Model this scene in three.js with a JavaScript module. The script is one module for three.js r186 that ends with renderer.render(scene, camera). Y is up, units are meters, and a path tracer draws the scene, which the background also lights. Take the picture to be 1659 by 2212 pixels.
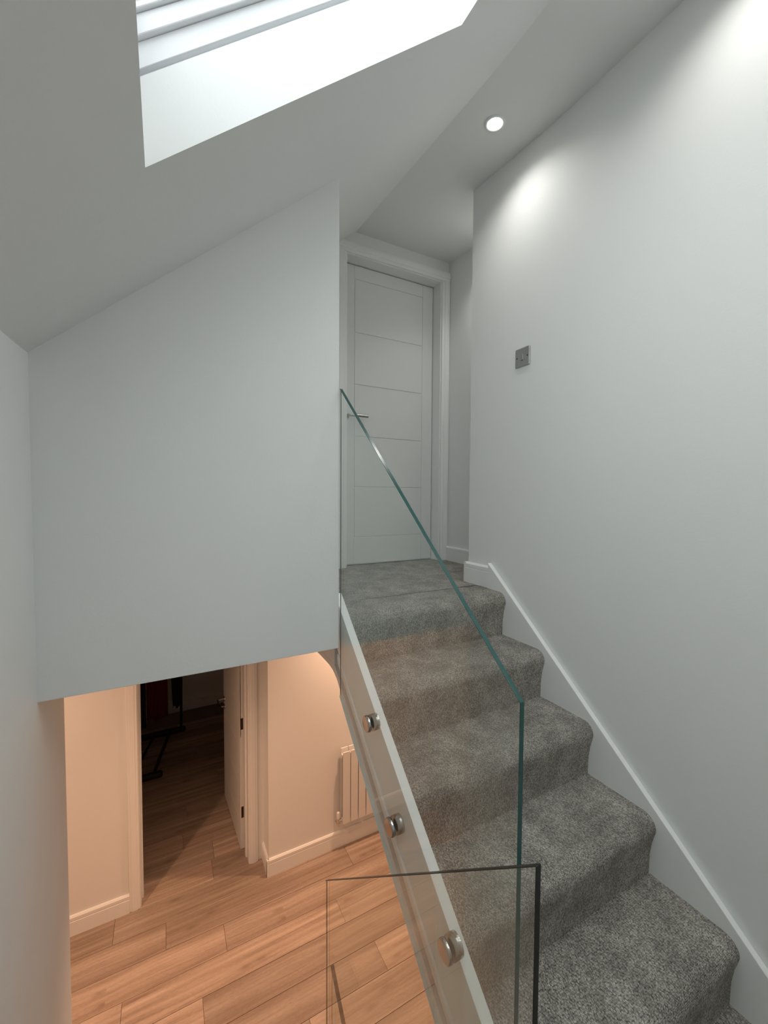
import * as THREE from 'three';
import { RoundedBoxGeometry } from 'three/addons/geometries/RoundedBoxGeometry.js';
import { mergeGeometries, toCreasedNormals } from 'three/addons/utils/BufferGeometryUtils.js';
import { RectAreaLightUniformsLib } from 'three/addons/lights/RectAreaLightUniformsLib.js';

// ---------------------------------------------------------------- camera
RectAreaLightUniformsLib.init();
const scene = new THREE.Scene();
const FOC = 889.68, EYE = 0.4573;
const camera = new THREE.PerspectiveCamera(2 * Math.atan(1106 / FOC) * 180 / Math.PI, 1659 / 2212, 0.02, 200);
const forward = new THREE.Vector3(0.47107149, -0.03883888, -0.88123958);
camera.position.set(0, EYE, 0);
camera.up.set(0.01341358, 0.99923009, -0.03686878);
camera.lookAt(forward.clone().add(camera.position));
scene.add(camera);

// ---------------------------------------------------------------- sky, lamps, exposure
scene.background = new THREE.Color().setRGB(0.93, 0.965, 1.0);
scene.backgroundIntensity = 1.9;
const COOL = new THREE.Color().setRGB(1.0, 0.985, 0.935), WARM = new THREE.Color().setRGB(1.0, 0.58, 0.36);
const LANDING_SPOT = 0.46, FILL_SPOT = 0.85, DOOR_SPOT = 0.5, HALL_SPOT = 7.3;
const renderer = new THREE.WebGLRenderer({ antialias: true });
renderer.toneMapping = THREE.LinearToneMapping;
renderer.toneMappingExposure = 1.8;
renderer.shadowMap.enabled = true;

// ---------------------------------------------------------------- measures (metres, landing carpet is y = 0)
const GO = 0.2307, RISE = 0.2, PITCH = RISE / GO;       // stairs
const NOSE = -1.428;                                    // landing nosing
const XR = 1.418;                                       // face of the wall string
const XW = 1.440;                                       // right wall
const XL = -0.30, ZL = -1.362, XH = 0.5475;             // left wall, header wall and its right end
const ROOF0 = 1.061, ROOFS = 0.867, FLAT = 1.995;       // sloped and flat ceiling
const CREASE = (FLAT - ROOF0) / ROOFS;
const HALL = -2.65, HC = -0.09, ZD = -2.495, XA = 1.798; // hall floor, hall ceiling, door face, alcove wall
const W1 = -3.494, W2 = -3.307;                         // hall walls
const lift = (z) => { const t = -1.18 - z; return t <= -0.12 ? 0 : t >= 0.12 ? 0.085 * t : 0.085 * (t + 0.12) ** 2 / 0.48; };
const onPitch = (c, z) => c - PITCH * (z - NOSE);       // height of a line parallel to the stairs

// ---------------------------------------------------------------- random and textures
let seed = 7;
const rnd = () => { seed = (seed * 1664525 + 1013904223) >>> 0; return seed / 4294967296; };
function noiseGrid(n, m) {                              // tiling value noise
  const a = new Float32Array(n * m).map(() => rnd());
  return (u, v) => {
    const x = (u - Math.floor(u)) * n, y = (v - Math.floor(v)) * m, i = Math.floor(x) % n, j = Math.floor(y) % m, fx = x - Math.floor(x), fy = y - Math.floor(y);
    const sx = fx * fx * (3 - 2 * fx), sy = fy * fy * (3 - 2 * fy), i1 = (i + 1) % n, j1 = (j + 1) % m;
    return (a[j * n + i] * (1 - sx) + a[j * n + i1] * sx) * (1 - sy) + (a[j1 * n + i] * (1 - sx) + a[j1 * n + i1] * sx) * sy;
  };
}
function dataTexture(w, h, fill, srgb) {
  const d = new Uint8Array(w * h * 4);
  for (let y = 0; y < h; y++) for (let x = 0; x < w; x++) {
    const c = fill(x / w, y / h, x, y), o = (y * w + x) * 4;
    for (let k = 0; k < 3; k++) d[o + k] = Math.max(0, Math.min(255, Math.round(c[k])));
    d[o + 3] = 255;
  }
  const t = new THREE.DataTexture(d, w, h);
  t.wrapS = t.wrapT = THREE.RepeatWrapping; t.magFilter = THREE.LinearFilter; t.minFilter = THREE.LinearMipmapLinearFilter; t.generateMipmaps = true;
  if (srgb) t.colorSpace = THREE.SRGBColorSpace;
  t.needsUpdate = true;
  return t;
}
const perMetre = (t, x, y = x) => { const c = t.clone(); c.repeat.set(1 / x, 1 / y); c.needsUpdate = true; return c; };

// roller-painted plaster
const pa = noiseGrid(90, 90), pb = noiseGrid(200, 200), pc = noiseGrid(14, 14);
const paintTexture = dataTexture(512, 512, (u, v) => { const h = 128 + 70 * (pa(u, v) - 0.5) + 80 * (pb(u, v) - 0.5) + 40 * (pc(u, v) - 0.5); return [h, h, h]; });
const paintBump = perMetre(paintTexture, 0.6);
// loop pile carpet: rows of small tufts, each a shade of its own
const CN = 1024, TX = 112, TY = 98, tuft = new Float32Array(TX * TY * 4).map(() => rnd());
const mottle = noiseGrid(7, 7), mottle2 = noiseGrid(22, 22);
const tuftAt = (u, v) => {
  const gy = v * TY, j = Math.floor(gy), row = ((j % TY) + TY) % TY, gx = u * TX + (row % 2) * 0.5;
  let best = 0, shade = 0.5;
  for (let dj = -1; dj <= 1; dj++) for (let di = -1; di <= 1; di++) {
    const r = (row + dj + TY) % TY, gx2 = u * TX + (r % 2) * 0.5, i2 = Math.floor(gx2) + di, c = (((i2 % TX) + TX) % TX + r * TX) * 4;
    const cx = i2 + 0.5 + (tuft[c] - 0.5) * 0.5, cy = j + dj + 0.5 + (tuft[c + 1] - 0.5) * 0.5;
    const d = ((gx2 - cx) / 0.62) ** 2 + ((gy - cy) / 0.72) ** 2, h = Math.max(0, 1 - d) * (0.75 + 0.25 * tuft[c + 2]);
    if (h > best) { best = h; shade = tuft[c + 3]; }
  }
  return [Math.sqrt(best), shade];
};
const carpetField = new Float32Array(CN * CN * 2);
for (let y = 0; y < CN; y++) for (let x = 0; x < CN; x++) { const t = tuftAt(x / CN, y / CN); carpetField[(y * CN + x) * 2] = t[0]; carpetField[(y * CN + x) * 2 + 1] = t[1]; }
const carpetMap = perMetre(dataTexture(CN, CN, (u, v, x, y) => {
  const h = carpetField[(y * CN + x) * 2], s = carpetField[(y * CN + x) * 2 + 1];
  const k = (0.56 + 0.46 * h) * (0.87 + 0.30 * s) * (0.82 + 0.22 * mottle(u, v) + 0.14 * mottle2(u, v));
  return [168 * k + 2 * s, 164 * k, 156 * k];
}, true), 0.5);
const carpetBump = perMetre(dataTexture(CN, CN, (u, v, x, y) => { const h = 255 * carpetField[(y * CN + x) * 2] * (0.8 + 0.2 * mottle2(u, v)); return [h, h, h]; }), 0.5);
// oak print of the floor planks: three boards of the print
const oakMaps = [0, 1, 2, 3].map(() => {
  const g1 = noiseGrid(2, 7), g2 = noiseGrid(4, 17), g3 = noiseGrid(110, 100), g4 = noiseGrid(3, 3), g5 = noiseGrid(5, 46), wv = noiseGrid(5, 3);
  const knots = [0, 1].map(() => [rnd(), 0.2 + 0.6 * rnd()]);
  return dataTexture(1024, 192, (u, v) => {
    const w = v + 0.10 * (wv(u, v) - 0.5);
    let k = 0.46 * g1(u, w) + 0.34 * g2(u, w) + 0.2 * g4(u, v);
    k = 0.5 + (k - 0.45) * 1.35;
    k -= 0.42 * THREE.MathUtils.smoothstep(g5(u, w), 0.62, 0.95) * (0.3 + 0.7 * g2(u + 0.3, v));
    for (const [a, b] of knots) { const d = Math.hypot((u - a) * 34, (v - b) * 15); k -= 0.5 * Math.exp(-d * d); }
    k += 0.30 * (g3(u, v) - 0.5);
    return [150 + 48 * k, 129 + 50 * k, 113 + 50 * k];
  }, true);
});

// ---------------------------------------------------------------- materials
const std = (color, roughness, o = {}) => new THREE.MeshStandardMaterial({ color, roughness, ...o });
const lin = (r, g, b) => new THREE.Color().setRGB(r, g, b);
const M = {
  paint: std(lin(0.85, 0.86, 0.85), 0.85, { bumpMap: paintBump, bumpScale: 0.00025 }),
  gloss: std(lin(0.89, 0.9, 0.89), 0.32),
  door: std(lin(0.80, 0.81, 0.80), 0.5),
  frameWhite: std(lin(0.82, 0.83, 0.85), 0.4),
  carpet: std(0xffffff, 1, { map: carpetMap, bumpMap: carpetBump, bumpScale: 0.0035 }),
  underlay: std(lin(0.35, 0.3, 0.25), 0.9),
  slab: std(lin(0.3, 0.24, 0.19), 0.8),
  steel: std(lin(0.5, 0.48, 0.455), 0.22, { metalness: 1 }),
  polished: std(lin(0.7, 0.68, 0.66), 0.12, { metalness: 1 }),
  plateSteel: std(lin(0.5, 0.5, 0.51), 0.42, { metalness: 1 }),
  rubber: std(lin(0.015, 0.015, 0.016), 0.6),
  glass: new THREE.MeshPhysicalMaterial({ color: lin(0.955, 0.975, 0.965), roughness: 0, metalness: 0, transmission: 1, thickness: 0, ior: 1.5, specularIntensity: 0.75 }),
  glassEdge: new THREE.MeshPhysicalMaterial({ color: lin(0.006, 0.075, 0.068), roughness: 0.2, metalness: 0, clearcoat: 0.35, clearcoatRoughness: 0.05 }),
  darkEdge: new THREE.MeshPhysicalMaterial({ color: lin(0.005, 0.009, 0.008), roughness: 0.45, metalness: 0, clearcoat: 0.15, clearcoatRoughness: 0.1 }),
  litEdge: std(lin(0.62, 0.7, 0.67), 0.3),  // lamp light refracted along the lower glass edge, put into the colour
  radiator: std(lin(0.8, 0.8, 0.79), 0.35),
  bronze: std(lin(0.06, 0.04, 0.03), 0.4, { metalness: 0.6 }),
  blackMetal: std(lin(0.012, 0.012, 0.013), 0.5),
  redCloth: std(lin(0.12, 0.003, 0.009), 0.95),
  blackCloth: std(lin(0.01, 0.01, 0.012), 0.95),
  darkCloth: std(lin(0.02, 0.02, 0.03), 0.95),
  lampCool: std(0x111111, 0.4, { emissive: COOL, emissiveIntensity: 6 }),
  lampWarm: std(0x111111, 0.4, { emissive: WARM, emissiveIntensity: 6 }),
  planks: oakMaps.flatMap((map) => [0.8, 0.92, 1.04].map((k) => std(lin(k, k * 0.985, k * 0.97), 0.5, { map }))),
};
M.glass.side = THREE.DoubleSide;

// ---------------------------------------------------------------- helpers
const names = new Map();
const numbered = (name) => { const n = names.get(name) ?? 0; names.set(name, n + 1); return n ? `${name}_${String(n).padStart(3, '0')}` : name; };
function muv(g, how) {                                  // texture coordinates in metres, by the way each face looks
  if (g.index) g = g.toNonIndexed();
  const p = g.attributes.position, uv = new Float32Array(p.count * 2), a = new THREE.Vector3(), b = new THREE.Vector3(), c = new THREE.Vector3(), n = new THREE.Vector3();
  for (let i = 0; i < p.count; i += 3) {
    a.fromBufferAttribute(p, i); b.fromBufferAttribute(p, i + 1); c.fromBufferAttribute(p, i + 2);
    n.copy(b).sub(a).cross(c.clone().sub(a)).normalize();
    const x = Math.abs(n.x), y = Math.abs(n.y), z = Math.abs(n.z);
    [a, b, c].forEach((v, k) => {
      let s, t;
      if (how === 'steps') { s = x > 0.9 ? v.z : v.x; t = x > 0.9 ? v.y : v.y - v.z; }
      else if (x >= y && x >= z) { s = v.z; t = v.y; } else if (y >= z) { s = v.x; t = v.z; } else { s = v.x; t = v.y; }
      uv[(i + k) * 2] = s; uv[(i + k) * 2 + 1] = t;
    });
  }
  g.setAttribute('uv', new THREE.BufferAttribute(uv, 2));
  return g;
}
const box = (x0, x1, y0, y1, z0, z1, r = 0) => {
  const w = Math.abs(x1 - x0), h = Math.abs(y1 - y0), d = Math.abs(z1 - z0);
  const g = r ? new RoundedBoxGeometry(w, h, d, 2, Math.min(r, w / 2.01, h / 2.01, d / 2.01)) : new THREE.BoxGeometry(w, h, d);
  return g.translate((x0 + x1) / 2, (y0 + y1) / 2, (z0 + z1) / 2);
};
const shapeOf = (pts) => new THREE.Shape(pts.map(([a, b]) => new THREE.Vector2(a, b)));
// a polygon of [x, y] points between z0 and z1
const prismZ = (pts, z0, z1, bevel = 0, holes = []) => {
  const s = shapeOf(pts); holes.forEach((h) => s.holes.push(shapeOf(h)));
  const d = z1 - z0;
  return new THREE.ExtrudeGeometry(s, bevel ? { depth: d - 2 * bevel, bevelEnabled: true, bevelSize: bevel, bevelOffset: -bevel, bevelThickness: bevel, bevelSegments: 2, curveSegments: 8 } : { depth: d, bevelEnabled: false }).translate(0, 0, z0 + bevel);
};
// a polygon of [z, y] points between x0 and x1
const prismX = (pts, x0, x1, bevel = 0) => prismZ(pts.map(([z, y]) => [-z, y]), x0, x1, bevel).applyMatrix4(new THREE.Matrix4().makeRotationY(Math.PI / 2));
// a polygon of [x, z] points between y0 and y1
const prismY = (pts, y0, y1, bevel = 0) => prismZ(pts.map(([x, z]) => [x, -z]), y0, y1, bevel).applyMatrix4(new THREE.Matrix4().makeRotationX(-Math.PI / 2));
const cyl = (r0, r1, h, seg = 32) => new THREE.CylinderGeometry(r0, r1, h, seg);
const lathe = (pts, seg = 40) => new THREE.LatheGeometry(pts.map(([a, b]) => new THREE.Vector2(a, b)), seg);
const tube = (pts, r, seg = 24, rs = 10) => new THREE.TubeGeometry(new THREE.CatmullRomCurve3(pts.map((p) => new THREE.Vector3(...p)), false, 'catmullrom', 0.15), seg, r, rs, false);
const join = (list) => mergeGeometries(list.map((g) => { const n = g.index ? g.toNonIndexed() : g; for (const k of Object.keys(n.attributes)) if (!['position', 'normal', 'uv'].includes(k)) n.deleteAttribute(k); return n; }));
function mesh(name, g, m, parent, label) {
  const o = new THREE.Mesh(Array.isArray(g) ? join(g) : g, m);
  o.name = parent ? name : numbered(name);
  o.castShadow = o.receiveShadow = true;
  (parent ?? scene).add(o);
  if (label) o.userData.label = label;
  return o;
}
const struct = (name, g, m, parent) => { const o = mesh(name, muv(Array.isArray(g) ? join(g) : g), m, parent); if (!parent) o.userData.kind = 'structure'; return o; };
function group(name, pos = [0, 0, 0], turn = 0) { const o = new THREE.Group(); o.name = numbered(name); o.position.set(...pos); o.rotation.y = turn; scene.add(o); return o; }
function tag(o, label, category, groupName) { o.userData.label = label; o.userData.category = category; if (groupName) o.userData.group = groupName; return o; }
const setting = (o) => { o.userData.kind = 'structure'; return o; };

// ================================================================= the shell
// right wall: a solid block beside the stairs, its far end is the corner on the landing
struct('wall_right', prismX([[1.1, HALL - 0.1], [1.1, 2.3], [-1.727, 2.3], [-1.727, HALL - 0.1]], XW, XA + 0.12), M.paint);
// left wall beside the lower flight, ends where the hall opens
struct('wall_left', box(XL - 0.12, XL, HALL - 0.1, 1.3, -1.675, 1.1), M.paint);
struct('wall_hall_near', box(-1.72, XL - 0.12, HALL - 0.1, 0.3, -1.675, -1.555), M.paint);
struct('wall_back', box(XL - 0.12, XA + 0.12, HALL - 0.1, 2.3, 1.1, 1.22), M.paint);
// wall over the lower flight, below the slope of the roof
struct('wall_front', prismZ([[XL - 0.1, HC], [XH, HC], [XH, ROOF0 + ROOFS * XH + 0.06], [XL - 0.1, ROOF0 + ROOFS * (XL - 0.1) + 0.06]], ZL - 0.1, ZL, 0.002), M.paint);
struct('wall_landing_left', box(XH - 0.1, XH, HC, 2.2, ZD - 0.12, ZL - 0.1), M.paint);
// wall with the upper door
const DX0 = 1.018, DX1 = 1.725, DTOP = 1.952, WD = -2.41;
struct('wall_far', prismZ([[XH - 0.1, 0], [DX0 - 0.03, 0], [DX0 - 0.03, DTOP + 0.03], [DX1 + 0.03, DTOP + 0.03], [DX1 + 0.03, 0], [XA + 0.12, 0], [XA + 0.12, 2.3], [XH - 0.1, 2.3]], WD - 0.12, WD), M.paint);
struct('light_stop_behind_door', box(XH - 0.1, XA + 0.12, -0.22, 2.3, WD - 0.24, WD - 0.135), M.paint);  // added slab, stops sky light leaking in under the leaf
struct('wall_alcove', box(XA, XA + 0.12, -0.22, 2.3, WD, -1.727), M.paint);
// the room behind the closed door is left out, an added slab closes it off; ceiling in two planes with the skylight opening
const SX0 = -0.0215, SX1 = 0.683, SZ0 = -0.874, SZ1 = 0.47, TH = 0.159;
function ceiling() {
  const xs = [-0.62, SX0, SX1, CREASE, XA + 0.2], zs = [1.2, SZ1, SZ0, -1.0, -1.06, -1.12, -1.18, -1.24, -1.3, -1.4, -2.0, ZD - 0.2];
  const under = (i) => (i < 4 ? ROOF0 + ROOFS * xs[i] : FLAT);
  const lean = (i, top) => (top && i === 1 ? -0.03 : 0);   // the lower reveal leans back with the roof
  const P = (i, j, top) => [xs[i] + lean(i, top), under(i) + ROOFS * lean(i, top) + lift(zs[j]) + (top ? TH : 0), zs[j]];
  const nx = xs.length - 1, nz = zs.length - 1, solid = (i, j) => i >= 0 && j >= 0 && i < nx && j < nz && !(i === 1 && j === 1);
  const sloped = [], flat = [];
  const quad = (to, a, b, c, d) => to.push(...a, ...b, ...c, ...a, ...c, ...d);
  for (let i = 0; i < nx; i++) for (let j = 0; j < nz; j++) {
    if (!solid(i, j)) continue;
    const to = i === 3 ? flat : sloped;
    quad(to, P(i, j), P(i, j + 1), P(i + 1, j + 1), P(i + 1, j));
    quad(to, P(i, j, 1), P(i + 1, j, 1), P(i + 1, j + 1, 1), P(i, j + 1, 1));
    if (!solid(i - 1, j)) quad(to, P(i, j), P(i, j, 1), P(i, j + 1, 1), P(i, j + 1));
    if (!solid(i + 1, j)) quad(to, P(i + 1, j), P(i + 1, j + 1), P(i + 1, j + 1, 1), P(i + 1, j, 1));
    if (!solid(i, j - 1)) quad(to, P(i, j), P(i + 1, j), P(i + 1, j, 1), P(i, j, 1));
    if (!solid(i, j + 1)) quad(to, P(i, j + 1), P(i, j + 1, 1), P(i + 1, j + 1, 1), P(i + 1, j + 1));
  }
  const make = (a) => { let g = new THREE.BufferGeometry(); g.setAttribute('position', new THREE.Float32BufferAttribute(a, 3)); g = muv(g); g.computeVertexNormals(); return toCreasedNormals(g, 0.3); };
  setting(mesh('ceiling_slope', make(sloped), M.paint)); setting(mesh('ceiling', make(flat), M.paint));
}
ceiling();

// skylight: lining boards, frame, sash and pane; cross sections run along the roof
function skylight() {
  const w = setting(group('window_1'));
  const line = (x, o) => ROOF0 + ROOFS * x + o;
  // strip along the slope between x0 and x1, between two offsets above the ceiling plane, z0..z1
  const along = (x0, x1, o0, o1, z0, z1, b = 0) => prismZ([[x0, line(x0, o0)], [x1, line(x1, o0)], [x1, line(x1, o1)], [x0, line(x0, o1)]], z0, z1, b);
  const A = SX0, B = SX1;
  const ring = (name, inset, out, o0, o1, m, b = 0.002, parent = w) => {
    mesh(name, along(A - out, B + out, o0, o1, SZ0 - out, SZ0 + inset, b), m, parent);
    mesh(name, along(A - out, B + out, o0, o1, SZ1 - inset, SZ1 + out, b), m, parent);
    mesh(name, along(A - out, A - 0.03, o0, o1, SZ0 + inset, SZ1 - inset, b), m, parent);
    mesh(name, along(B - inset, B + out, o0, o1, SZ0 + inset, SZ1 - inset, b), m, parent);
  };
  ring('lining_gap', -0.012, 0.10, TH, TH + 0.012, M.frameWhite, 0);
  ring('lining_board', 0.001, 0.10, TH + 0.012, 0.218, M.frameWhite, 0.002);
  ring('frame', 0.012, 0.12, 0.218, 0.256, M.frameWhite, 0.003);
  ring('sash', 0.020, 0.06, 0.256, 0.272, M.frameWhite, 0.003);
  ring('glazing_bead', 0.026, 0.05, 0.272, 0.286, M.frameWhite, 0.003);
  mesh('pane', along(A + 0.01, B - 0.01, 0.287, 0.293, SZ0 + 0.01, SZ1 - 0.01), M.glass, w);
}
skylight();

// ================================================================= upper landing
const nosed = (zBack, zNose, y, c) => {                 // carpeted step in [z, y]: tread, rolled nosing, riser
  const r = 0.042, pts = [[zBack, y]];
  for (let i = 0; i <= 10; i++) { const a = Math.PI / 2 - (i / 10) * Math.PI / 2 * 1.12; pts.push([zNose - r + r * Math.cos(a), y - r + r * Math.sin(a)]); }
  pts.push([zNose - 0.011, y - 0.09], [zNose - 0.017, y - 0.13], [zNose - 0.019, y - 0.196], [zNose - 0.019, y - RISE]);
  return pts;
};
const XO = 0.578;                                         // outer face of the open string
const XS0 = 0.606, XS1 = XR;                            // between the two strings
struct('floor_landing', box(XH, XA, -0.012, 0, WD - 0.05, NOSE - 0.2), M.carpet);
struct('ceiling_under_landing', box(0.572, XA, -0.22, -0.0125, WD - 0.12, -1.702), M.paint);

function staircase() {
  const t = tag(group('staircase', [0, 0, 0]), 'grey carpeted upper flight of stairs between white strings climbing to the door', 'staircase');
  for (let k = 0; k <= 6; k++) {
    const zn = NOSE + k * GO, zb = k ? zn - GO - 0.019 : zn - 0.21, y = -RISE * k;
    const pts = nosed(zb, zn, y);
    if (k) pts.push([zn - 0.0195, onPitch(-0.24, zn - 0.0195)], [zb - 0.03, onPitch(-0.24, zb - 0.03)], [zb - 0.03, y - 0.0005]);
    else pts.push([zn - 0.0195, -0.222], [zn - 0.055, -0.195], [zn - 0.055, -0.0125], [zb, -0.0125]);
    const g = toCreasedNormals(muv(prismX(pts, XS0, XS1), 'steps'), 0.7);
    mesh('carpeted_step', g, M.carpet, t);
  }
  // string on the open side: its cap, face, a slim bead and the plastered edge below
  const strip = (c0, c1, x0, x1, z0, z1, b = 0.0015) => prismX([[z0, onPitch(c0, z0)], [z1, onPitch(c0, z1)], [z1, onPitch(c1, z1)], [z0, onPitch(c1, z0)]], x0, x1, b);
  mesh('string', strip(-0.155, 0.032, XO, 0.606, ZL - 0.12, 0.0), M.gloss, t);
  mesh('bead', strip(-0.19, -0.155, XO - 0.006, 0.606, ZL - 0.08, 0.0, 0.004), M.gloss, t);
  // plastered underside of the flight, curving into the soffit of the landing
  mesh('plastered_soffit', muv(prismX([[-1.70, -0.22], [-1.60, -0.22], [-1.54, -0.222], [-1.50, -0.229], [-1.456, -0.249], [-1.428, -0.275], [0.0, onPitch(-0.275, 0)], [0.0, onPitch(-0.245, 0)], [-1.44, onPitch(-0.245, -1.44)], [-1.487, -0.20], [-1.70, -0.20]], XO, XW - 0.001)), M.paint, t);
  mesh('trimmer', box(XO, XW - 0.001, -0.199, -0.0125, -1.70, NOSE - 0.0555), M.paint, t);
  // string on the wall side
  mesh('wall_string', prismX([[-1.553, onPitch(0.018, -1.553)], [0.0, onPitch(0.018, 0.0)], [0.0, onPitch(-0.3, 0.0)], [-1.553, onPitch(-0.3, -1.553)]], XR, XW - 0.0005, 0.002), M.gloss, t);
  return t;
}
staircase();

// skirting with a moulded top
const skirtingProfile = (h, t) => [[0, 0], [t, 0], [t, h * 0.72], [t * 0.86, h * 0.735], [t * 0.86, h * 0.765], [t, h * 0.78], [t, h * 0.93], [t * 0.5, h], [0, h]];
function skirting(name, h, t, from, to, face, y = 0) {  // from/to along the wall; face: unit [x, z] off the wall
  const len = Math.hypot(to[0] - from[0], to[1] - from[1]), g = prismZ(skirtingProfile(h, t), 0, len);
  const d = new THREE.Vector3((to[0] - from[0]) / len, 0, (to[1] - from[1]) / len), f = new THREE.Vector3(face[0], 0, face[1]);
  const flip = new THREE.Vector3().crossVectors(f, new THREE.Vector3(0, 1, 0)).dot(d) < 0;
  const dir = flip ? d.clone().negate() : d, at = flip ? to : from;
  g.applyMatrix4(new THREE.Matrix4().makeBasis(f, new THREE.Vector3(0, 1, 0), dir).setPosition(at[0], y, at[1]));
  return g;
}
struct('baseboard_right', [skirting('', 0.108, 0.018, [XW, -1.7444], [XW, -1.553], [-1, 0]), skirting('', 0.108, 0.018, [XW - 0.0174, -1.727], [XA, -1.727], [0, -1])], M.gloss);
struct('baseboard_alcove', skirting('', 0.1, 0.018, [XA, -1.745], [XA, WD], [-1, 0]), M.gloss);

// upper door with lining, architrave, grooved leaf and lever
function upperDoor() {
  const d = setting(group('door_1'));
  const zf = ZD, x0 = DX0, x1 = DX1;
  mesh('lining', [box(x0 - 0.03, x0, 0, DTOP, WD - 0.115, WD + 0.006), box(x1, x1 + 0.03, 0, DTOP, WD - 0.115, WD + 0.006), box(x0 - 0.03, x1 + 0.03, DTOP, DTOP + 0.03, WD - 0.115, WD + 0.006)], M.gloss, d);
  const arch = (g) => mesh('architrave', g, M.gloss, d);
  const q = 0.006, aw = 0.066;
  arch([box(x0 - q - aw, x0 - q, 0, DTOP + q, WD, WD + 0.021, 0.004), box(x0 - q - aw + 0.012, x0 - q - 0.02, 0, DTOP + q, WD, WD + 0.025, 0.003)]);
  arch([box(x1 + q, x1 + q + aw, 0, DTOP + q, WD, WD + 0.021, 0.004), box(x1 + q + 0.02, x1 + q + aw - 0.012, 0, DTOP + q, WD, WD + 0.025, 0.003)]);
  arch([box(x0 - q - aw, x1 + q + aw, DTOP + q, DTOP + q + aw, WD, WD + 0.021, 0.004), box(x0 - q - aw, x1 + q + aw, DTOP + q + 0.02, DTOP + q + aw - 0.012, WD, WD + 0.025, 0.003)]);
  const leaf = new THREE.Group(); leaf.name = 'leaf'; d.add(leaf);
  const a = x0 + 0.003, b = x1 - 0.003, top = DTOP - 0.004, gl = 1.108, gr = 1.633, g = 0.003, e = 0.002;
  mesh('core', box(a, b, 0.001, top, zf - 0.044, zf - 0.004), M.door, leaf);
  mesh('stile', box(a, gl - g, 0.006, top, zf - 0.02, zf, e), M.door, leaf);
  mesh('stile', box(gr + g, b, 0.006, top, zf - 0.02, zf, e), M.door, leaf);
  const ys = [1.86, 1.521, 1.186, 0.849, 0.516, 0.182];
  mesh('rail', box(gl - g, gr + g, ys[0] + g, top, zf - 0.02, zf, e), M.door, leaf);
  mesh('rail', box(gl - g, gr + g, 0.006, ys[5] - g, zf - 0.02, zf, e), M.door, leaf);
  for (let i = 0; i < 5; i++) mesh('panel', box(gl + g, gr - g, ys[i + 1] + g, ys[i] - g, zf - 0.02, zf, e), M.door, leaf);
  const h = new THREE.Group(); h.name = 'door_handle'; d.add(h);
  const hx = 1.046, hy = 0.975;
  mesh('rose', lathe([[0, 0.009], [0.022, 0.009], [0.026, 0.006], [0.026, 0]]).rotateX(Math.PI / 2).translate(hx, hy, zf), M.polished, h);
  mesh('lever', tube([[hx, hy, zf + 0.005], [hx, hy, zf + 0.045], [hx + 0.012, hy, zf + 0.052], [hx + 0.06, hy, zf + 0.054], [hx + 0.138, hy, zf + 0.052]], 0.0095, 40, 16), M.steel, h);
}
upperDoor();

// ================================================================= glass balustrade
// A pane in the plane x = const: [z, y] outline, its polished edge all round.
function glassPanel(pts, x, thick, label, edge = M.glassEdge, lower = M.glassEdge) {
  const t = tag(group('glass_panel'), label, 'balustrade');
  mesh('pane', prismX(pts, x - thick / 2 + 0.0003, x + thick / 2 - 0.0003), M.glass, t);
  const edges = [];
  for (let i = 0; i < pts.length; i++) {
    const [z0, y0] = pts[i], [z1, y1] = pts[(i + 1) % pts.length], len = Math.hypot(z1 - z0, y1 - y0);
    const g = new RoundedBoxGeometry(i === 3 ? 0.003 : thick, 0.0016, len, 1, 0.0006), a = Math.atan2(y1 - y0, z1 - z0);
    g.rotateX(-a); g.translate(x, (y0 + y1) / 2, (z0 + z1) / 2); edges.push(g);
  }
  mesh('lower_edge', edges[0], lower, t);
  mesh('far_edge', edges[3], M.darkEdge, t);
  mesh('polished_edge', [edges[1], edges[2]], edge, t, edge === M.darkEdge ? 'dark polished edge of the glass' : 'green polished edge of the glass');
  return t;
}
const GX = 0.5525, GT = 0.010;
const upperGlass = glassPanel([[ZL + 0.004, onPitch(-0.205, ZL)], [-0.513, onPitch(-0.205, -0.513)], [-0.513, onPitch(0.888, -0.513)], [ZL + 0.004, onPitch(0.888, ZL)]], GX, GT, 'sloping clear glass panel beside the upper flight with round steel fixings', M.glassEdge, M.litEdge);
for (const [z, y] of [[-1.121, -0.246], [-0.972, -0.466], [-0.714, -0.564]]) {
  const s = new THREE.Group(); s.name = 'standoff'; upperGlass.add(s);
  const turnX = (g) => g.rotateZ(Math.PI / 2);           // local +y turns to -x, towards the open side
  mesh('cap', turnX(lathe([[0, 0.008], [0.021, 0.008], [0.0235, 0.006], [0.0245, 0.003], [0.0245, 0]])).translate(GX - GT / 2 - 0.0015, y, z), M.steel, s);
  mesh('washer', turnX(lathe([[0.0245, 0.0015], [0.0245, 0], [0, 0]])).translate(GX - GT / 2, y, z), M.rubber, s);
  mesh('barrel', turnX(lathe([[0, XO - GX - GT / 2], [0.0245, XO - GX - GT / 2], [0.0245, 0]])).translate(XO, y, z), M.steel, s);
}
// lower flight panel in front
const FGX = 0.46, fz0 = -0.392, fy0 = -0.063, fz1 = -1.248, fy1 = -0.817;
glassPanel([[fz1, fy1 - 1.25], [fz0, fy0 - 1.25], [fz0, fy0], [fz1, fy1]], FGX, 0.010, 'front clear glass panel with a level looking dark top edge overlapping the lowest visible steps', M.darkEdge, M.darkEdge);
// panel at hall level, seen through the front one
glassPanel([[-1.70, HALL], [-0.95, HALL], [-0.95, -1.693 - 0.75 * PITCH], [-1.70, -1.693]], 0.652, 0.017, 'far glass panel down in the hall whose dark sloping edge shows through the front glass', M.darkEdge, M.darkEdge);

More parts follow.
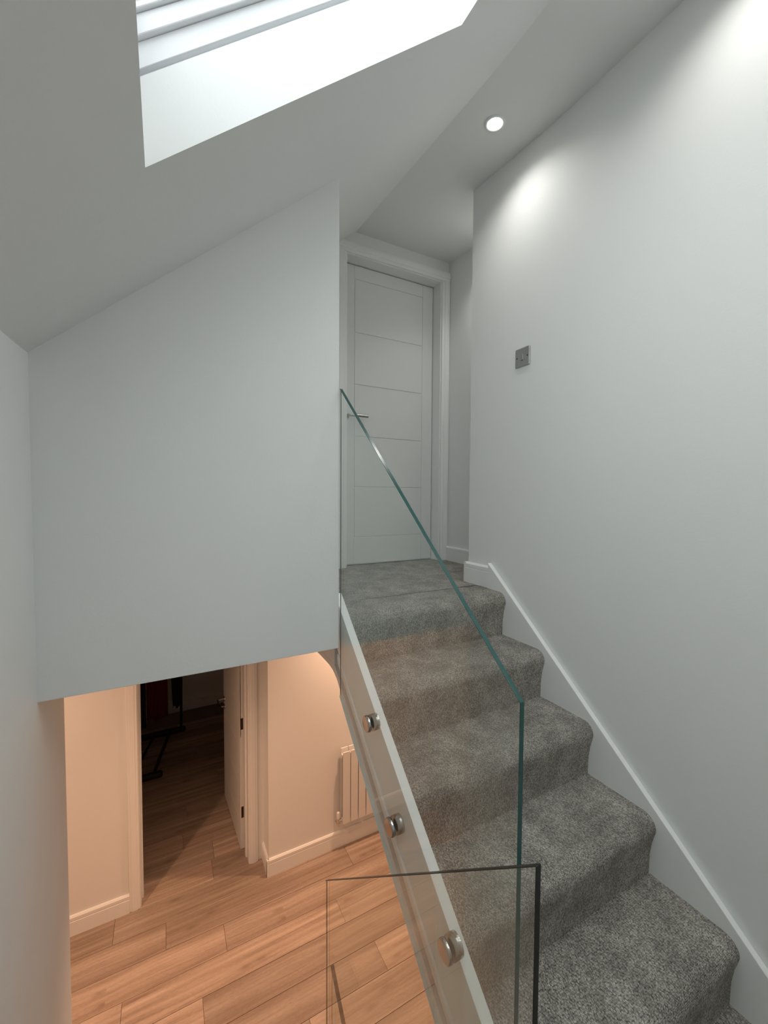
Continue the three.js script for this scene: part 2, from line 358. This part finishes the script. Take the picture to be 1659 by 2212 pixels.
// ================================================================= fittings upstairs
function lightSwitch() {
  const t = tag(group('light_switch', [XW, 1.087, -1.369]), 'square brushed steel light switch with a single rocker on the white wall', 'switch');
  const plate = new RoundedBoxGeometry(0.006, 0.083, 0.083, 3, 0.0028).translate(-0.004, 0, 0);
  mesh('backing', box(-0.0025, 0, -0.040, 0.040, -0.040, 0.040), M.rubber, t);
  mesh('plate', plate, M.plateSteel, t);
  const rk = prismX([[-0.006, -0.0125], [0.006, -0.0125], [0.006, 0.0125], [-0.006, 0.0125]], -0.0015, 0.0015, 0.0008).applyMatrix4(new THREE.Matrix4().makeRotationZ(0.14)).translate(-0.0078, -0.001, 0);
  mesh('rocker', rk, M.plateSteel, t, 'steel rocker tilted at its foot');
  mesh('rocker_gap', box(-0.0073, -0.0068, -0.0155, -0.0125, -0.007, 0.007), M.rubber, t);
  for (const s of [-1, 1]) { mesh('screw', lathe([[0, 0.0006], [0.003, 0.0006], [0.0034, 0]], 16).rotateZ(Math.PI / 2).translate(-0.007, 0, s * 0.0302), M.rubber, t); }
}
lightSwitch();

function downlight(x, y, z, m, color, power, label, groupName, tilt = 0, angle = 72) {
  const t = tag(group('downlight', [x, y, z]), label, 'light', groupName);
  t.rotation.x = tilt;
  mesh('bezel', lathe([[0.030, 0.004], [0.031, -0.003], [0.036, -0.005], [0.042, -0.004], [0.0435, 0.001]]), M.gloss, t);
  mesh('lens', lathe([[0, -0.0025], [0.028, -0.0025], [0.0302, 0.002]]).scale(1, 1, 1), m, t);
  const s = new THREE.SpotLight(color, power, 0, angle * Math.PI / 180, 0.9, 2);
  s.position.set(x, y - 0.010, z); s.target.position.set(x, y - 1, z); s.castShadow = true; s.shadow.radius = 1.4; s.shadow.mapSize.set(1024, 1024);
  scene.add(s, s.target);
  return t;
}
const DLX = 1.236;
downlight(DLX, FLAT + lift(-1.352) - 0.0005, -1.352, M.lampCool, COOL, LANDING_SPOT, 'small round ceiling downlight glowing white near the top of the right wall', null, 0.05);
downlight(DLX, FLAT - 0.0005, -0.52, M.lampCool, COOL, LANDING_SPOT, 'small round ceiling downlight over the middle of the stairs, above the picture');
downlight(DLX, FLAT - 0.0005, 0.45, M.lampCool, COOL, FILL_SPOT, 'unseen fill lamp added behind the viewer over the half landing, shaped as a downlight', null, 0, 86);  // wide fill lamp, added to brighten the header and walls
downlight(1.655, FLAT + lift(-1.9) - 0.0005, -1.9, M.lampCool, COOL, DOOR_SPOT, 'small round ceiling downlight round the corner beside the upper door', null, 0, 62);

// ================================================================= half landing and lower flight (below the picture)
struct('floor_half_landing', box(XL, XW, -1.4, -1.2, -0.06, 1.1), M.carpet);
{
  const pts = [[-0.06, -1.2], [-0.28, -1.2]];
  for (let k = 1; k <= 6; k++) { const z = -0.28 - (k - 1) * GO; pts.push([z, -1.2 - 0.2071 * k], [z - GO, -1.2 - 0.2071 * k]); }
  pts.push([-0.28 - 6 * GO, HALL], [-0.28 - 5 * GO, HALL], [-0.06, -1.45]);
  struct('stair_lower', prismX(pts, XL, FGX + 0.02), M.carpet);
}

// ================================================================= the hall below
// oak planks: rows along x, joints where the photograph has them
const floor = setting(new THREE.Group()); floor.name = numbered('floor'); scene.add(floor);
mesh('floor_slab', muv(box(-1.8, 2.7, HALL - 0.12, HALL - 0.006, -6.7, 1.2)), M.slab, floor);
const ROW0 = -3.478, RW = 0.2037, PL = 1.395;
const jointOf = { '-3': 0.11, '-1': 0.316, 0: -0.355, 1: -0.028, 2: 0.34, 3: -0.267, 4: 0.17, 5: 1.255, 6: 0.72 };
const plankGeometry = new Map();
function plank(len, wid, u0, v0) {
  const g = new RoundedBoxGeometry(len, 0.008, wid, 1, 0.0012), p = g.attributes.position, uv = g.attributes.uv;
  for (let i = 0; i < p.count; i++) uv.setXY(i, (p.getX(i) + len / 2) / 1.4 + u0, p.getZ(i) / RW + 0.5);
  return g;
}
for (let r = -13; r <= 9; r++) {
  const z0 = ROW0 + r * RW, z1 = z0 + RW, off = jointOf[r] ?? ((r * 0.527) % 1.395 + 1.395) % 1.395;
  const lo = r < 0 ? -0.85 : -1.6, hi = r < 0 ? 1.0 : 2.5;
  for (let x = off - PL * 4; x < hi; x += PL) {
    const a = Math.max(x, lo), b = Math.min(x + PL, hi);
    if (b - a < 0.02) continue;
    const g = plank(b - a - 0.002, RW - 0.002, rnd(), 0), o = mesh('plank', g, M.planks[Math.floor(rnd() * M.planks.length)], floor);
    o.position.set((a + b) / 2, HALL - 0.004 + (rnd() - 0.5) * 0.0005, (z0 + z1) / 2);
  }
}
// walls round the hall
const OX0 = -0.19, OX1 = 0.59, OTOP = HALL + 2.02, JOG = 0.717;
struct('wall_hall_door', prismZ([[-1.72, HALL - 0.1], [OX0 - 0.03, HALL - 0.1], [OX0 - 0.03, OTOP + 0.03], [OX1 + 0.03, OTOP + 0.03], [OX1 + 0.03, HALL - 0.1], [JOG, HALL - 0.1], [JOG, HC], [-1.72, HC]], W1 - 0.15, W1), M.paint);
struct('wall_hall_radiator', box(JOG, 2.72, HALL - 0.1, HC, W1 - 0.15, W2), M.paint);
struct('wall_hall_left', box(-1.72, -1.6, HALL - 0.1, HC, W1, -1.675), M.paint);
struct('wall_hall_right', box(2.5, 2.62, HALL - 0.1, HC, W2, -1.6), M.paint);
struct('wall_hall_end', box(XA + 0.12, 2.62, HALL - 0.1, HC, -1.727, -1.6), M.paint);
struct('ceiling_hall', [box(-1.72, 0.572, HC, HC + 0.09, W1 - 0.15, ZL - 0.1), box(0.572, 2.62, HC, HC + 0.078, W1 - 0.15, WD - 0.12), box(XA, 2.62, HC, HC + 0.078, WD - 0.12, -1.6)], M.paint);
// room beyond the open door, unlit
struct('wall_dark_room', [box(-0.97, -0.85, HALL - 0.1, HC, -6.5, W1 - 0.15), box(1.0, 1.12, HALL - 0.1, HC, -6.5, W1 - 0.15), box(-0.97, 1.12, HALL - 0.1, HC, -6.62, -6.5)], M.paint);
struct('ceiling_dark_room', box(-0.97, 1.12, HC, HC + 0.1, -6.62, W1 - 0.15), M.paint);
// skirtings
const SH = 0.14, ST = 0.018;
struct('baseboard_hall_left', skirting('', SH, ST, [-1.6, W1], [OX0 - 0.075, W1], [0, 1], HALL), M.gloss);
struct('baseboard_hall_radiator', [skirting('', SH, ST, [JOG - ST, W2], [2.5, W2], [0, 1], HALL), skirting('', SH, ST, [JOG, W1], [JOG, W2 + ST - 0.0006], [-1, 0], HALL)], M.gloss);
struct('baseboard_dark_room', skirting('', SH, ST, [-0.85, -6.5], [1.0, -6.5], [0, 1], HALL), M.gloss);

// doorway with the open door
function hallDoor() {
  const d = setting(group('door_2'));
  mesh('lining', [box(OX0 - 0.03, OX0, HALL, OTOP, W1 - 0.155, W1 + 0.006), box(OX1, OX1 + 0.03, HALL, OTOP, W1 - 0.155, W1 + 0.006), box(OX0 - 0.03, OX1 + 0.03, OTOP, OTOP + 0.03, W1 - 0.155, W1 + 0.006)], M.gloss, d);
  mesh('door_stop', [box(OX0, OX0 + 0.012, HALL, OTOP, W1 - 0.11, W1 - 0.075), box(OX1 - 0.012, OX1, HALL, OTOP, W1 - 0.11, W1 - 0.075)], M.gloss, d);
  const q = 0.006, aw = 0.07, top = OTOP + q;
  const arch = (x0, x1, y0, y1) => mesh('architrave', [box(x0, x1, y0, y1, W1, W1 + 0.016, 0.004), box(x0 + 0.016, x1 - 0.016, y0, y1, W1, W1 + 0.019, 0.003)], M.gloss, d);
  arch(OX0 - q - aw, OX0 - q, HALL, top); arch(OX1 + q, OX1 + q + aw, HALL, top);
  mesh('architrave', box(OX0 - q - aw, OX1 + q + aw, top, top + aw, W1, W1 + 0.016, 0.004), M.gloss, d);
  const leaf = new THREE.Group(); leaf.name = 'leaf'; leaf.position.set(OX1 - 0.001, 0, W1 - 0.172); leaf.rotation.y = 0.05; d.add(leaf);
  const Lw = 0.77, y0 = HALL + 0.006, y1 = OTOP - 0.004, zf = -0.002, e = 0.0016, g = 0.002, x0 = -0.036;   // leaf runs along -z, faces -x
  mesh('core', box(x0 + 0.003, 0, y0, y1, -Lw, 0), M.door, leaf);
  const st = 0.09, L = (za, zb, ya, yb) => box(x0, x0 + 0.012, ya, yb, za, zb, e);
  mesh('stile', L(-st, 0, y0, y1), M.door, leaf); mesh('stile', L(-Lw, -Lw + st, y0, y1), M.door, leaf);
  const ys = [y1 - 0.09, y1 - 0.43, y1 - 0.77, y1 - 1.1, y1 - 1.44, y1 - 1.77];
  mesh('rail', L(-Lw + st + g, -st - g, ys[0] + g, y1), M.door, leaf); mesh('rail', L(-Lw + st + g, -st - g, y0, ys[5] - g), M.door, leaf);
  for (let i = 0; i < 5; i++) mesh('panel', L(-Lw + st + g, -st - g, ys[i + 1] + g, ys[i] - g), M.door, leaf);
  for (const y of [-1.527, -2.315]) mesh('hinge', box(-0.028, -0.008, y - 0.05, y + 0.05, -0.001, 0.0015, 0.0006), M.bronze, leaf, 'dark hinge plate let into the door edge');
  mesh('hinge', box(-0.028, -0.008, y1 - 0.3, y1 - 0.2, -0.001, 0.0015, 0.0006), M.bronze, leaf);
  const hz = -Lw + 0.06, hy = HALL + 1.045;
  mesh('door_handle', [lathe([[0, 0.009], [0.022, 0.009], [0.026, 0.006], [0.026, 0]]).rotateZ(Math.PI / 2).translate(x0, hy, hz), tube([[x0, hy, hz], [x0 - 0.058, hy, hz], [x0 - 0.066, hy, hz + 0.012], [x0 - 0.068, hy, hz + 0.12]], 0.0095, 30, 12)], M.steel, leaf);
  mesh('thumb_turn', [lathe([[0, 0.007], [0.022, 0.007], [0.025, 0.005], [0.025, 0]]).rotateZ(Math.PI / 2).translate(x0, hy - 0.075, hz), box(x0 - 0.035, x0 - 0.005, hy - 0.08, hy - 0.07, hz - 0.012, hz + 0.012, 0.003)], M.steel, leaf);
}
hallDoor();

// radiator: two rows of flat upright panels on round collectors
function radiator() {
  const t = tag(group('radiator', [0, 0, 0]), 'white double radiator of flat upright panels on the hall wall', 'radiator');
  const x0 = 1.337, n = 10, pw = 0.068, pitch = 0.0745, top = -1.762, bot = -2.402, zf = -3.222;
  for (const [row, z] of [['front_panel', zf - 0.012], ['rear_panel', zf - 0.062]]) for (let i = 0; i < n; i++) {
    const lift2 = row === 'rear_panel' ? 0.012 : 0;
    mesh(row, box(x0 + i * pitch, x0 + i * pitch + pw, bot + lift2, top + lift2, z, z + 0.011, 0.004), M.radiator, t);
  }
  const x1 = x0 + (n - 1) * pitch + pw;
  for (const y of [top - 0.035, bot + 0.035]) mesh('collector', cyl(0.015, 0.015, x1 - x0 + 0.012, 20).rotateZ(Math.PI / 2).translate((x0 + x1) / 2, y, zf - 0.0265), M.radiator, t);
  for (const x of [x0 + 0.1, x1 - 0.13]) for (const y of [top - 0.06, bot + 0.02]) mesh('bracket', box(x, x + 0.03, y, y + 0.04, W2, zf - 0.064), M.radiator, t);
  const vx = x0 - 0.035, vy = bot + 0.03, vz = zf - 0.0265;
  const v = new THREE.Group(); v.name = 'valve'; t.add(v);
  mesh('valve_body', [cyl(0.011, 0.011, 0.075, 18).translate(vx, vy - 0.012, vz), cyl(0.010, 0.010, 0.045, 18).rotateZ(Math.PI / 2).translate(vx + 0.02, vy, vz), cyl(0.015, 0.015, 0.014, 6).translate(vx, vy - 0.022, vz), cyl(0.015, 0.015, 0.014, 6).rotateZ(Math.PI / 2).translate(vx + 0.024, vy, vz)], M.polished, v);
  mesh('valve_cap', lathe([[0, 0.052], [0.009, 0.052], [0.0125, 0.048], [0.0145, 0.0], [0.011, -0.004]]).translate(vx, vy + 0.026, vz), M.radiator, v, 'white valve cap');
  mesh('pipe', cyl(0.0075, 0.0075, vz - W2, 14).rotateX(Math.PI / 2).translate(vx, vy - 0.04, (vz + W2) / 2), M.polished, t);
}
radiator();

// things standing in the dark room
function clothesRack() {
  const t = tag(group('clothes_rack', [0, 0, 0]), 'black metal clothes rack with two floor bars standing in the dark room', 'clothes rack');
  const y = HALL + 0.034;
  const foot = (x0, x1, z) => mesh('foot_bar', new RoundedBoxGeometry(x1 - x0, 0.066, 0.075, 3, 0.03).translate((x0 + x1) / 2, y, z), M.blackMetal, t);
  foot(-0.52, -0.05, -5.06); foot(-0.62, 0.215, -5.92);
  mesh('floor_rail', tube([[-0.14, y, -5.08], [0.03, y + 0.02, -5.9]], 0.018), M.blackMetal, t);
  mesh('floor_rail', tube([[-0.36, y, -5.08], [-0.14, y + 0.02, -5.9]], 0.014), M.blackMetal, t);
  mesh('post', tube([[-0.45, y, -5.5], [-0.45, HALL + 1.62, -5.5]], 0.016), M.blackMetal, t);
  mesh('post', tube([[0.16, y, -5.88], [0.16, HALL + 1.0, -5.62], [0.18, HALL + 1.62, -5.5]], 0.016), M.blackMetal, t);
  mesh('cross_rail', tube([[-0.47, y, -5.06], [-0.46, y + 0.12, -5.3], [-0.45, y + 0.16, -5.5]], 0.014), M.blackMetal, t);
  mesh('hanging_rail', tube([[-0.5, HALL + 1.62, -5.5], [0.24, HALL + 1.62, -5.5]], 0.014), M.blackMetal, t);
}
clothesRack();
function garment(name, x0, x1, bottom, taper, m, label, category) {   // folded over the rail, hanging in soft folds
  const n = 24, rows = 14, pos = [], idx = [], yTop = HALL + 1.637, w = x1 - x0, side = [];
  for (let s = 0; s < 2; s++) for (let j = 0; j <= rows; j++) for (let i = 0; i <= n; i++) {
    const u = i / n, v = j / rows, k = 1 - taper * v, x = (x0 + x1) / 2 + (u - 0.5) * w * k;
    const fold = 0.012 * Math.sin(u * 17 + v * 1.5) * v + 0.008 * Math.sin(u * 31 + 2);
    const y = yTop - v * (yTop - (bottom + 0.02 * Math.sin(u * 9)));
    pos.push(x, y, -5.5 + (s ? -1 : 1) * (0.018 + 0.02 * Math.min(1, v * 4) * (1 - 0.3 * v)) + fold);
  }
  const at = (s, j, i) => (s * (rows + 1) + j) * (n + 1) + i;
  for (let s = 0; s < 2; s++) for (let j = 0; j < rows; j++) for (let i = 0; i < n; i++) {
    const a = at(s, j, i), b = at(s, j + 1, i), c = at(s, j + 1, i + 1), d = at(s, j, i + 1);
    s ? idx.push(a, c, b, a, d, c) : idx.push(a, b, c, a, c, d);
  }
  for (let j = 0; j < rows; j++) { idx.push(at(0, j, 0), at(1, j, 0), at(1, j + 1, 0), at(0, j, 0), at(1, j + 1, 0), at(0, j + 1, 0)); idx.push(at(0, j, n), at(1, j + 1, n), at(1, j, n), at(0, j, n), at(0, j + 1, n), at(1, j + 1, n)); }
  for (let i = 0; i < n; i++) { idx.push(at(0, 0, i), at(0, 0, i + 1), at(1, 0, i + 1), at(0, 0, i), at(1, 0, i + 1), at(1, 0, i)); idx.push(at(0, rows, i), at(1, rows, i + 1), at(0, rows, i + 1), at(0, rows, i), at(1, rows, i), at(1, rows, i + 1)); }
  const g = new THREE.BufferGeometry(); g.setAttribute('position', new THREE.Float32BufferAttribute(pos, 3)); g.setIndex(idx); g.computeVertexNormals();
  tag(mesh(name, g, m), label, category);
}
garment('hanging_garment', -0.205, 0.005, -2.2, -0.05, M.redCloth, 'dark red garment hanging on the rack in the dark room', 'clothing');
garment('hanging_garment', 0.012, 0.2, -2.1, 0.55, M.blackCloth, 'black tapering garment hanging beside the red one in the dark room', 'clothing');
garment('hanging_garment', -0.42, -0.215, -2.3, 0.05, M.darkCloth, 'long black garment hanging next to the door frame in the dark room', 'clothing');

// lamps of the hall, hidden above the header
downlight(1.56, HC - 0.0005, -2.9, M.lampWarm, WARM, HALL_SPOT * 0.68, 'small warm downlight in the hall ceiling above the radiator, out of sight');
downlight(0.2, HC - 0.0005, -2.35, M.lampWarm, WARM, HALL_SPOT * 0.5, 'small warm downlight in the hall ceiling in front of the doorway, out of sight', null, 0, 51);
downlight(-0.85, HC - 0.0005, -2.6, M.lampWarm, WARM, HALL_SPOT * 0.5, 'small warm downlight in the hall ceiling over its far corner, out of sight');

renderer.render(scene, camera);
